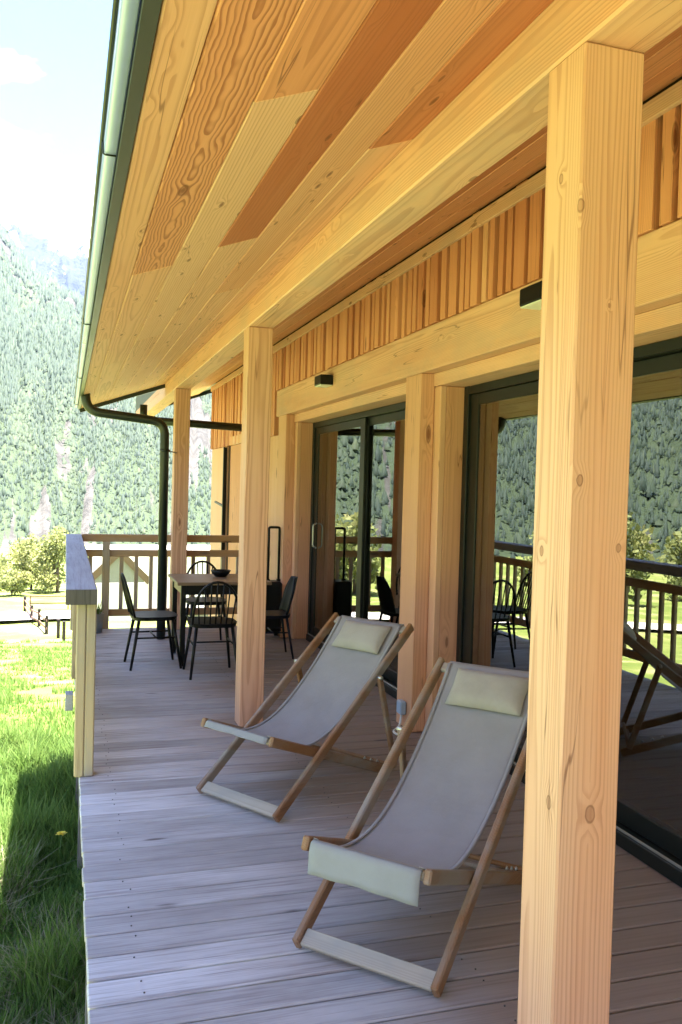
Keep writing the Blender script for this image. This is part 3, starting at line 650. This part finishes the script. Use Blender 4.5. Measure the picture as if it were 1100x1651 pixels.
# ------------------------------------------------------------------ deck chairs
def deck_chair(loc, ang, Wd, top, label, flap):
    t = thing('deck_chair', label, 'deck chair', (*loc, 0.002), ang, 'sling deck chairs on the porch')
    s, z = top; L_ = math.hypot(s, z); u = Vector((0, s/L_, z/L_)); tw, dp = 0.026, 0.052
    nrm = Vector((0, -u.z, u.y))
    Wd2 = Wd
    low = Vector((0, 0.012, 0.022)); hi = low+u*(L_+0.0)
    for x in (tw/2, Wd2-tw/2): bar('back_rail', low+Vector((x, 0, 0)), hi+Vector((x, 0, 0)), tw, dp, 'teak', t, b=0.008)
    X = lambda v, x: Vector((x, v.y, v.z))
    bar('foot_bar', X(low+u*0.035, tw+.001), X(low+u*0.035, Wd2-tw-.001), 0.062, 0.02, 'slat', t, side=u, b=0.004)
    tb = hi-u*0.04
    bar('top_bar', X(tb, tw+.001), X(tb, Wd2-tw-.001), 0.05, 0.022, 'slat', t, side=u, b=0.005)
    # seat frame, inside the back frame
    F, Rr = Vector((0, 0.03, 0.378)), Vector((0, 0.965, 0.026)); a = (Rr-F).normalized()
    xi0, xi1 = tw+0.006+tw/2, Wd2-tw-0.006-tw/2
    for x in (xi0, xi1): bar('seat_rail', X(F-a*0.035, x), X(Rr, x), tw, 0.048, 'teak', t, b=0.008)
    bar('seat_front_bar', X(F, xi0+tw/2+.001), X(F, xi1-tw/2-.001), 0.038, 0.034, 'slat', t, side=a, b=0.012)
    bar('seat_rear_bar', X(Rr-a*0.06, xi0+tw/2+.001), X(Rr-a*0.06, xi1-tw/2-.001), 0.03, 0.022, 'teak', t, side=a, b=0.006)
    # props from the pivots on the back rails to the notches of the seat frame
    pv = low+u*(0.70*L_); ft = Vector((0, 0.925, 0.075))
    for x, sgn in ((-tw/2-0.002, -1), (Wd2+tw/2+0.002, 1)):
        pr = bar('prop', X(pv, x), X(ft, x), 0.022, 0.036, 'teak', t, b=0.007)
        bmk = bmesh.new(); tube_bm(bmk, [X(pv, x-0.016*1), X(pv, x+0.016)], 0.011, 10); fixn(bmk); obj('bolt', new_mesh(bmk, True), 'steel', pr)
    tube('prop_bar', [X(ft, -tw/2), X(ft, Wd2+tw/2)], 0.011, 'teak', t, n=10)
    for x in (xi0, xi1):
        for q in (0.14, 0.20, 0.26):
            bmk = bmesh.new(); pc = Rr-a*q+Vector((0, -a.z, a.y))*0.025; tube_bm(bmk, [X(pc, x)-a*0.008+Vector((0, 0, .004)), X(pc, x)+Vector((0, 0, .016)), X(pc, x)+a*0.01+Vector((0, 0, .008))], 0.004, 6); fixn(bmk)
            obj('notch_pin', new_mesh(bmk, True), 'steel', t)
    # sling
    P0 = tb+nrm*0.018+u*0.01; P3 = F+Vector((0, -0.012, 0.024)); P1 = Vector((0, P0.y*0.60, 0.36)); P2 = Vector((0, 0.34, 0.165))
    n, m = 34, 14; w0, w1 = Wd2-2*tw-0.06, xi1-xi0-tw-0.02; cx = Wd2/2; pts = []
    for i in range(n+1):
        q = i/n; pts.append(P0*(1-q)**3+P1*3*q*(1-q)**2+P2*3*q*q*(1-q)+P3*q**3)
    pts = [X(tb-nrm*0.016-u*0.02, 0), X(tb-nrm*0.014+u*0.03, 0), X(tb+nrm*0.012+u*0.034, 0)] + pts
    nw = []
    for i, p in enumerate(pts):
        q = i/len(pts); w = w0+(w1-w0)*q - 0.018*math.sin(q*math.pi)
        nw.append([Vector((cx+w*(k/m-0.5), p.y, p.z - 0.010*math.sin(q*math.pi)*(1-(2*k/m-1)**2) + 0.0022*math.sin(k*1.7+i*0.5)*math.sin(q*math.pi))) for k in range(m+1)])
    def cloth(name, rows, th, mat, par):
        bm = bmesh.new(); R_ = [[bm.verts.new(v) for v in r] for r in rows]
        for i in range(len(R_)-1):
            for k in range(len(R_[0])-1): bm.faces.new((R_[i][k], R_[i][k+1], R_[i+1][k+1], R_[i+1][k]))
        fixn(bm); bmesh.ops.solidify(bm, geom=bm.faces[:], thickness=th); fixn(bm)
        return obj(name, new_mesh(bm, True, name), mat, par)
    sling = cloth('sling', nw, 0.0025, 'sling', t)
    for k0, k1 in ((0, 1), (m-1, m)):
        rows = [[Vector((v.x, v.y, v.z)) + Vector((0, -0.35, 0.93))*0.004 for v in (q[k0], q[k0]+(q[k1]-q[k0])*(0.5 if k0 == 0 else 1.0)) ] if k0 == 0 else [v + Vector((0, -0.35, 0.93))*0.004 for v in (q[k0]+(q[k1]-q[k0])*0.5, q[k1])] for q in nw[3:]]
        cloth('hem', rows, 0.002, 'sling', sling)
    ln = 0.085 if flap else 0.004; rows = []
    base = [(P3.y, P3.z), (P3.y-0.016, P3.z-0.004), (P3.y-0.024, P3.z-0.022)] + [(P3.y-0.026-0.006*k/4, P3.z-0.022-ln*k/4) for k in range(1, 5)]
    for i, (yy, zz) in enumerate(base):
        rows.append([Vector((cx+w1*(k/m-0.5)*1.0, yy+0.003*math.sin(k*1.3)*i/6, zz-0.002*math.sin(k*0.6+1)*i/6)) for k in range(m+1)])
    cloth('flap', rows, 0.003, 'flap', sling)
    # pillow strapped over the top of the sling
    pl = []; hw, hh = 0.168, 0.095; i0 = 3
    c0 = pts[i0]+(pts[i0+5]-pts[i0])*0.45; dv = (pts[i0+6]-pts[i0]).normalized(); nn = Vector((0, dv.z, -dv.y))
    if nn.z < 0: nn = -nn
    bm = bmesh.new(); gu, gv = 14, 9; T, Bt = [], []
    for i in range(gu+1):
        for j in range(gv+1):
            uu, vv = 2*i/gu-1, 2*j/gv-1
            e = (max(0, 1-abs(uu)**3.5)*max(0, 1-abs(vv)**3.5))**0.55
            pin = 1-0.035*(1-abs(uu))*abs(vv) ; pinu = 1-0.03*(1-abs(vv))
            p = Vector((cx+0.012+uu*hw*pinu, 0, 0)) + Vector((0, c0.y, c0.z)) + dv*(vv*hh*pin)
            wr = 0.003*math.sin(uu*9+vv*4)*e
            T.append(bm.verts.new(p+nn*(0.016+0.036*e+wr))); Bt.append(bm.verts.new(p+nn*(0.013-0.004*e)))
    gi = lambda i, j: i*(gv+1)+j
    for i in range(gu):
        for j in range(gv):
            bm.faces.new((T[gi(i, j)], T[gi(i+1, j)], T[gi(i+1, j+1)], T[gi(i, j+1)])); bm.faces.new((Bt[gi(i, j)], Bt[gi(i, j+1)], Bt[gi(i+1, j+1)], Bt[gi(i+1, j)]))
    edge = [gi(i, 0) for i in range(gu)]+[gi(gu, j) for j in range(gv)]+[gi(i, gv) for i in range(gu, 0, -1)]+[gi(0, j) for j in range(gv, 0, -1)]
    for k in range(len(edge)): a_, b_ = edge[k], edge[(k+1) % len(edge)]; bm.faces.new((T[a_], T[b_], Bt[b_], Bt[a_]))
    fixn(bm); obj('head_pillow', new_mesh(bm, True, 'head_pillow'), 'pillow', t)
    return t
deck_chair((0.663, 4.439), math.atan2(-.843, .537), 0.575, (1.075, 0.81), 'grey sling deck chair farther back, between the middle post and the glass door', False)
deck_chair((0.768, 2.852), math.atan2(-.749, .662), 0.55, (1.16, 0.805), 'grey sling deck chair nearest the camera, with pale canvas flap hanging at the front', True)

# ------------------------------------------------------------------ dining set
def dining_chair(loc, ang, label, solid=False):
    t = thing('dining_chair', label, 'chair', (*loc, 0.001), ang, 'black chairs around the table')
    mt = 'bluedark' if solid else 'black'
    bm = bmesh.new(); n = 28; T, B = [], []
    for k in range(n):
        a = 2*math.pi*k/n; ex = 0.62; x = 0.205*math.copysign(abs(math.cos(a))**ex, math.cos(a)); yv = 0.20*math.copysign(abs(math.sin(a))**ex, math.sin(a))
        T.append(bm.verts.new((x, yv, 0.452))); B.append(bm.verts.new((x*0.95, yv*0.95, 0.418)))
    bm.faces.new(T); bm.faces.new(B[::-1])
    for k in range(n): bm.faces.new((T[k], B[k], B[(k+1) % n], T[(k+1) % n]))
    fixn(bm); obj('seat', new_mesh(bm, False, 'seat'), mt, t)
    for sx in (-1, 1):
        for sy in (-1, 1): tube('leg', [(0.15*sx, 0.145*sy, 0.42), (0.20*sx, 0.215*sy, 0.0)], [0.015, 0.011], mt, t, n=8)
        tube('stretcher', [(0.168*sx, -0.17, 0.27), (0.168*sx, 0.17, 0.27)], 0.008, mt, t, n=6)
    tube('stretcher', [(-0.168, 0, 0.27), (0.168, 0, 0.27)], 0.008, mt, t, n=6)
    # back: bow (or shell) leaning backwards along -y
    lean = lambda z: -0.185-0.26*(z-0.45)
    if not solid:
        bow = [(0.19*math.cos(math.pi*k/16)*(1.0 if k else 1), lean(0.45+0.36*math.sin(math.pi*k/16)**0.75), 0.45+0.36*math.sin(math.pi*k/16)**0.75) for k in range(17)]
        tube('back_bow', bow, 0.011, mt, t, n=8)
        for k in range(-3, 4):
            x = k*0.045; zt = 0.45+0.36*max(0.0, 1-(abs(x*1.15)/0.19)**2)**0.375
            tube('spindle', [(x, lean(0.45), 0.45), (x*1.15, lean(zt), zt)], 0.006, mt, t, n=6)
    else:
        rows = []; bm = bmesh.new()
        for i in range(13):
            q = i/12; z = 0.455+0.38*q; hw = 0.20*(1-0.55*max(0, q-0.62)**1.3/0.38**1.3)
            rows.append([(bm.verts.new((hw*u, lean(z)+0.05*u*u, z)), ) for u in np.linspace(-1, 1, 9)])
        for i in range(12):
            for k in range(8): bm.faces.new((rows[i][k][0], rows[i][k+1][0], rows[i+1][k+1][0], rows[i+1][k][0]))
        fixn(bm); bmesh.ops.solidify(bm, geom=bm.faces[:], thickness=0.016); fixn(bm); obj('backrest', new_mesh(bm, True, 'backrest'), mt, t)
    return t
tb = thing('dining_table', 'brown topped table with black legs at the far end of the deck', 'table', (1.36, 7.98, 0.001))
box('table_top', -0.42, 0.42, -0.375, 0.375, 0.718, 0.745, 'table', tb, 0.004)
for sx in (-1, 1):
    for sy in (-1, 1): box('leg', sx*0.36-0.022, sx*0.36+0.022, sy*0.31-0.022, sy*0.31+0.022, 0.0, 0.717, 'black', tb, 0.003)
    box('apron', sx*0.362-0.010, sx*0.362+0.010, -0.287, 0.287, 0.63, 0.716, 'table', tb, 0.002)
    box('apron', -0.337, 0.337, sx*0.312-0.010, sx*0.312+0.010, 0.63, 0.716, 'black', tb, 0.002)
dining_chair((1.20, 7.32), 0.0, 'black spindle back chair at the near side of the dining table')
dining_chair((1.36, 8.70), math.pi, 'black spindle back chair at the far side of the dining table')
dining_chair((0.755, 7.76), -math.pi/2+0.06, 'black chair in profile on the rail side of the dining table')
dining_chair((1.87, 8.0), math.pi/2-0.05, 'dark solid back chair between the dining table and the house wall', True).scale = (0.88, 0.88, 0.9)
# bowl on the table
bm = bmesh.new(); prof = [(0.0, 0.0), (0.05, 0.0), (0.085, 0.035), (0.095, 0.06), (0.088, 0.06), (0.078, 0.038), (0.0, 0.012)]
rings = []
for r_, z_ in prof:
    rings.append([bm.verts.new((r_*math.cos(2*math.pi*k/16), r_*math.sin(2*math.pi*k/16), z_)) for k in range(16)] if r_ else [bm.verts.new((0, 0, z_))])
for A, B in zip(rings, rings[1:]):
    for k in range(16):
        vs = [A[k % len(A)], A[(k+1) % len(A)], B[(k+1) % len(B)], B[k % len(B)]]; u = []
        for v in vs:
            if v not in u: u.append(v)
        bm.faces.new(u)
fixn(bm); o = obj('bowl', new_mesh(bm, True, 'bowl'), 'black'); o.location = (1.40, 8.10, 0.746); tag(o, 'small black bowl on the dining table top', 'bowl')
# hand trolley by the wall
tr = thing('trolley', 'black trolley with tall handle standing against the house wall', 'trolley', (2.12, 9.02, 0.002))
tube('handle', arc([(-0.055, 0, 0.30), (-0.055, 0, 1.17), (0.06, 0, 1.17), (0.06, 0, 0.30)], 0.02, 3), 0.014, 'black', tr, n=8)
for x in (-0.055, 0.06): box('upright', x-0.02, x+0.02, -0.02, 0.02, 0.05, 0.62, 'black', tr, 0.004)
box('body', -0.12, 0.075, -0.14, 0.10, 0.06, 0.60, 'black', tr, 0.02)
for x in (-0.10, 0.06): tube('wheel', [(x-0.02, 0.05, 0.05), (x+0.015, 0.05, 0.05)], 0.048, 'black', tr, n=14)
# bucket with a plant in the rail corner
bk = thing('bucket', 'blue grey metal bucket with green plant in the rail corner', 'bucket', (0.31, 9.55, 0.002))
tube('pail', [(0, 0, 0), (0, 0, 0.20)], [0.085, 0.105], 'bucket', bk, n=18)
V_, F_, tn = [], [], []
for k in range(60):
    a = random.uniform(0, 6.28); r0 = random.uniform(0, .07); b_ = len(V_); h = random.uniform(.06, .16); dx, dy = math.cos(a), math.sin(a)
    V_ += [(r0*dx-.012*dy, r0*dy+.012*dx, .195), (r0*dx+.012*dy, r0*dy-.012*dx, .195), ((r0+.05)*dx, (r0+.05)*dy, .2+h)]; F_.append((b_, b_+1, b_+2)); tn += [random.random()]*3
obj('plant', np_mesh('plant', V_, F_, {'tone': tn}), 'grass', bk)
# wall lamps on the beam
for yy, z, lab in ((7.36, 2.505, 'black box wall lamp above the farther sliding door'), (3.70, 2.51, 'black box wall lamp on the beam partly behind the nearest post')):
    lp = thing('wall_lamp', lab, 'lamp', (2.199, yy, z), 0, 'black lamps on the wall beam')
    box('housing', -0.115, 0.0, -0.10, 0.10, 0.0, 0.085, 'black', lp, 0.006)
    box('diffuser', -0.11, -0.005, -0.095, 0.095, -0.008, -0.001, 'diffuser', lp, 0.002)
# socket with a cable at the foot of the door post
sk = thing('outlet_box', 'small pale blue outlet box with white cable at the door post foot', 'outlet', (2.2, 5.40, 0.10))
box('case', -0.045, -0.001, -0.04, 0.04, 0.0, 0.09, 'socketblue', sk, 0.008)
tube('cable', arc([(-0.02, 0, 0.0), (-0.03, 0, -0.085), (-0.12, -0.10, -0.088), (-0.10, -0.28, -0.088)], 0.04, 4), 0.008, 'white', sk, n=8)
# things inside the room, seen through the glass
ch = thing('indoor_armchair', 'pale rounded armchair seen through the nearer glass door', 'armchair', (3.12, 5.66, 0.001), rad(215))
bm = bmesh.new(); rows = []
for i in range(9):
    a = math.pi*(0.08+0.84*i/8); hgt = 0.50+0.16*math.sin(a)**0.6
    rows.append([bm.verts.new((0.36*math.cos(a)*k, -0.30*math.sin(a)*k, z)) for k, z in ((1.0, 0.10), (1.08, 0.32), (1.12, hgt), (1.02, hgt+0.02), (0.90, 0.40), (0.86, 0.10))])
for A, B in zip(rows, rows[1:]):
    for k in range(5): bm.faces.new((A[k], A[k+1], B[k+1], B[k]))
fixn(bm); bmesh.ops.subdivide_edges(bm, edges=bm.edges[:], cuts=1, smooth=0.6); fixn(bm); obj('shell', new_mesh(bm, True), 'shell', ch)
box('cushion', -0.29, 0.29, -0.22, 0.26, 0.14, 0.36, 'shell', ch, 0.05)
for sx in (-1, 1):
    for sy in (-0.17, 0.2): box('leg', sx*0.24-.02, sx*0.24+.02, sy-.02, sy+.02, 0.0, 0.14, 'black', ch, 0.003)
cb = thing('wall_cabinet', 'white wall cabinet high inside the room, seen through the nearer glass door', 'cabinet', (5.0, 9.88, 2.1))
for k in range(3): box('door', -0.75+0.5*k+.004, -0.25+0.5*k-.004, -0.36, -0.341, 0.0, 0.48, 'roomwhite', cb, 0.003)
box('carcass', -0.75, 0.75, -0.34, 0.0, 0.0, 0.48, 'roomwhite', cb, 0.003)

# ------------------------------------------------------------------ meadow: grass, dandelion, fence, bushes, houses
def blades(name, N, xr, yr, hmin, hmax, wid, mat, label, bend=0.5, flt=None):
    x = RNG.uniform(*xr, N); y = yr[0]*(yr[1]/yr[0])**RNG.random(N)
    if flt is not None: k = flt(x, y); x, y = x[k], y[k]; N = len(x)
    z = gz(x, y) + (fbm(x*0.12, y*0.12, 4)-0.5)*0.5*np.clip((np.hypot(x, y)-12)/30, 0, 1)
    cl = fbm(x*1.6+3, y*1.6+8, 3); h = (hmin+(hmax-hmin)*RNG.random(N)**1.3)*np.clip(0.1+1.9*cl*cl/0.5, 0.35, 2.0); a = RNG.uniform(0, 2*np.pi, N); w = wid*(1+y/14)*RNG.uniform(.6, 1.3, N)
    b = bend*h*RNG.uniform(.2, 1.3, N); la = a+RNG.normal(0, .6, N)+np.pi/2
    V = np.zeros((N, 5, 3)); cx, sx = np.cos(a)*w/2, np.sin(a)*w/2; lx, ly = np.cos(la), np.sin(la)
    for i, (sg, t, q) in enumerate(((-1, 0, 1), (1, 0, 1), (-1, .5, .8), (1, .5, .8), (0, 1, 0))):
        V[:, i, 0] = x+sg*cx*q+lx*b*t*t; V[:, i, 1] = y+sg*sx*q+ly*b*t*t; V[:, i, 2] = z-0.02+h*t*(1-.25*t*np.clip(b/h, 0, 1))
    F = np.array([(0, 1, 3), (0, 3, 2), (2, 3, 4)]); f = (F[None]+(np.arange(N)*5)[:, None, None]).reshape(-1, 3)
    tone = np.clip(cl*0.8+RNG.normal(0, .2, N), 0, 1)
    tag(obj(name, np_mesh(name, V.reshape(-1, 3), f, {'tone': np.repeat(tone, 5)}), mat), label, 'grass', kind='stuff')
blades('grass', 70000, (-1.9, 0.6), (4.2, 13.0), 0.12, 0.34, 0.010, 'grass', 'tall green meadow grass below the left edge of the deck')
blades('meadow_weeds', 5200, (-1.6, 0.5), (4.3, 11.5), 0.06, 0.20, 0.034, 'grass', 'broad leaved weeds among the grass below the deck', bend=1.0)
blades('meadow_grass', 60000, (-6.0, 1.5), (12.5, 50.0), 0.06, 0.16, 0.010, 'grass', 'short sunlit meadow grass sloping away beyond the deck', flt=lambda x, y: (x > -0.11*y-0.6) & (x < 0.03*y+0.4) & (fbm(x*0.5, y*0.5, 3) > 0.42))
blades('dry_grass', 17000, (-1.5, 0.4), (4.3, 8.2), 0.12, 0.36, 0.006, 'straw', 'dry straw coloured grass stems at the lower left corner', bend=1.1, flt=lambda x, y: (fbm(x*2+4, y*2, 3)+0.12*(7.4-y) > 0.5))
def dandelion(x, y, h):
    z = float(gz(x, y)); d = thing('dandelion', 'single yellow dandelion flower in the shaded grass by the deck', 'flower', (x, y, z-0.01))
    tube('stem', [(0, 0, 0), (0.01, -.01, h*.6), (0.02, -0.02, h)], 0.004, 'stem', d, n=6)
    bm = bmesh.new()
    for k in range(26):
        a = 2.4*k; r = 0.018+0.034*(k/26); zz = h+0.016-0.012*(k/26); c, s = math.cos(a), math.sin(a); w = 0.008
        vs = [bm.verts.new((0.02+p[0]*c-p[1]*s, -0.02+p[0]*s+p[1]*c, p[2])) for p in ((0, -w*.5, h), (r, -w, zz), (r*1.15, 0, zz), (r, w, zz), (0, w*.5, h))]; bm.faces.new(vs)
    obj('flower_head', new_mesh(bm), 'petal', d)
dandelion(0.0, 8.2, 0.36)

# paddock fence: posts and rails
FP = [(-2.59, 64.1), (-1.92, 57.78), (-1.40, 55.17), (-0.91, 51.85), (-0.26, 49.67), (0.03, 48.25)]
def gfine(x, y): return float(gz(x, y) + (fbm(np.array([x*0.12]), np.array([y*0.12]), 4)[0]-0.5)*0.5*min(1, max(0, (math.hypot(x, y)-12)/30)))
fe = thing('paddock_fence', 'dark post and rail fence going down the meadow at the left', 'fence', (FP[0][0], FP[0][1], gfine(*FP[0])))
for x, yy in FP:
    z = gfine(x, yy); adopt(box('post', x-.09, x+.09, yy-.09, yy+.09, z-.3, z+1.08, 'darkpost', None, 0.01), fe)
for (a, b_) in zip(FP[:4], FP[1:4]):
    for h in (0.35, 0.80):
        adopt(bar('rail', (a[0], a[1]-.13, gfine(*a)+h), (b_[0], b_[1]-.13, gfine(*b_)+h), 0.05, 0.12, 'rustrail', side=(1, 0, 0)), fe)
f2 = thing('road_fence', 'thin reddish rail fence running along the far gravel road', 'fence', (-2.3, 66.0, gfine(-2.3, 66)))
xs = [-2.3, 0.3, 2.9, 5.5, 8.1]
for k, x in enumerate(xs):
    z = gfine(x, 66); adopt(box('post', x-.05, x+.05, 65.95, 66.05, z-.3, z+1.05, 'rustrail', None, 0.01), f2)
    if k:
        for h in (0.45, 0.95): adopt(bar('rail', (xs[k-1], 65.9, gfine(xs[k-1], 66)+h), (x, 65.9, z+h), 0.04, 0.09, 'rustrail', side=(0, 1, 0)), f2)

def tree(name, label, x, y, h, wdt, mat, seed, trunk=0.35, n=900, group=None, leaf=0.34):
    r = np.random.default_rng(seed); z = gfine(x, y)-.2 if y < 250 else 0
    t = thing(name, label, 'tree' if 'tree' in name else 'shrub', (x, y, z), 0, group)
    bm = bmesh.new(); top = Vector((r.normal(0, .1), r.normal(0, .1), h*0.75)); tube_bm(bm, [(0, 0, 0), top*0.5, top], [h*.03, h*.022, h*.008], 7)
    cl = []
    for k in range(9):
        a = r.uniform(0, 6.28); q = r.uniform(.25, .6); e = Vector((math.cos(a)*wdt*r.uniform(.45, .85), math.sin(a)*wdt*r.uniform(.45, .85), h*r.uniform(.22, .9)))
        tube_bm(bm, [top*q, (top*q+e)/2+Vector((0, 0, .1)), e], [h*.014, h*.009, h*.003], 5); cl.append(e)
    fixn(bm); obj('trunk', new_mesh(bm, True), 'bark', t)
    C = np.array([[*c] for c in cl]+[[0, 0, h*.95], [0, 0, h*.7]]); ci = r.integers(0, len(C), n); u = r.normal(0, 1, (n, 3)); u /= np.linalg.norm(u, axis=1)[:, None]
    P_ = C[ci]+u*(r.random((n, 1))**.5)*np.array([wdt*.52, wdt*.52, h*.26]); P_[:, 2] = np.maximum(P_[:, 2], h*0.06)
    A = r.normal(0, 1, (n, 3)); A /= np.linalg.norm(A, axis=1)[:, None]; B = np.cross(A, r.normal(0, 1, (n, 3))); B /= np.linalg.norm(B, axis=1)[:, None]
    sz = leaf*r.uniform(.5, 1.3, (n, 1)); V = np.stack([P_-A*sz, P_+B*sz*.55, P_+A*sz, P_-B*sz*.55], 1)
    tone = np.repeat(np.clip(r.random(len(C))[ci]*.5+r.random(n)*.5, 0, 1), 4)
    obj('crown', np_mesh('crown', V.reshape(-1, 3), np.arange(4*n).reshape(-1, 4), {'tone': tone}), mat, t)
g = 'spring trees below the meadow'
tree('leafy_tree', 'yellow green spring tree just left of the grey rail cap', -0.6, 84, 5.4, 2.0, 'leaf', 1, group=g, n=4200, leaf=.17)
tree('leafy_tree', 'rounded lighter spring tree second left of the rail cap', -3.0, 88, 4.6, 2.0, 'leaf', 2, group=g, n=4200, leaf=.17)
tree('leafy_tree', 'low bushy tree at the left picture edge beyond the fence', -6.0, 92, 3.0, 2.2, 'leaf', 3, group=g, n=3600, leaf=.17)
tree('leafy_tree', 'small spring tree between the fence and the taller yellow green trees', -4.3, 80, 2.2, 1.5, 'leaf', 4, group=g, n=2600, leaf=.16)
for k, (x, yy, h) in enumerate(((-14, 95, 6), (-22, 80, 7), (-34, 88, 6.5), (-45, 70, 8), (-58, 76, 7), (-70, 60, 8), (-30, 110, 7), (-52, 95, 7))):
    tree('meadow_tree', 'broadleaf tree in the valley, seen only as a reflection in the glass doors', x, yy, h, 2.8, 'leaf', 20+k, group='trees in the valley seen in the glass', n=1100, leaf=.4)
# white farm building and small gabled shed beyond the end railing
fb = thing('farm_building', 'long white rendered building beyond the end railing', 'building', (6.6, 62, -7.9))
box('wall', -4.9, 6.0, -2.5, 3.5, 0, 4.7, 'render', fb, 0.02)
o = prism('roof', [(-5.2, 4.72), (6.3, 4.72), (6.3, 4.95), (-5.2, 4.95)], -2.8, 3.8, 'palegrey', fb)
for x in (-2.6, 0.3, 3.2):
    wdo = box('window', x, x+0.9, -2.53, -2.505, 1.6, 2.7, 'palegrey', fb, 0.01)
sh = thing('gabled_shed', 'small shed with grey gable and brown bargeboards below the end railing', 'shed', (3.35, 57.5, -7.6))
o = prism('wall', [(-1.6, 0), (1.6, 0), (1.6, 2.85), (0, 4.45), (-1.6, 2.85)], 0, 2.4, 'greyboard', sh)
for sx in (-1, 1): bar('bargeboard', (0, -0.12, 4.75), (sx*1.95, -0.12, 2.80), 0.08, 0.42, 'brownboard', sh, side=(0, 1, 0))
for sx in (-1, 1): bar('roof', (0, 1.3, 4.72), (sx*1.95, 1.3, 2.77), 2.7, 0.08, 'palegrey', sh, side=(0, 1, 0))
box('plinth_wall', -1.62, 1.62, -0.06, -0.01, 0.0, 2.75, 'render', sh, 0.01)

# ------------------------------------------------------------------ haze
def haze():
    b = NB('valley_haze'); b.t.nodes.remove(b.p)
    v = b.n('ShaderNodeVolumePrincipled', {'Color': (0.50, 0.70, 1.0, 1), 'Density': 0.00005, 'Anisotropy': 0.0})
    b.t.links.new(v.outputs[0], b.out.inputs['Volume']); M['haze'] = b.m
    o = box('haze', -4000, 4000, -4000, 4000, -24, ZMAX+12, 'haze', b=0.5); tag(o, kind='stuff')
haze()
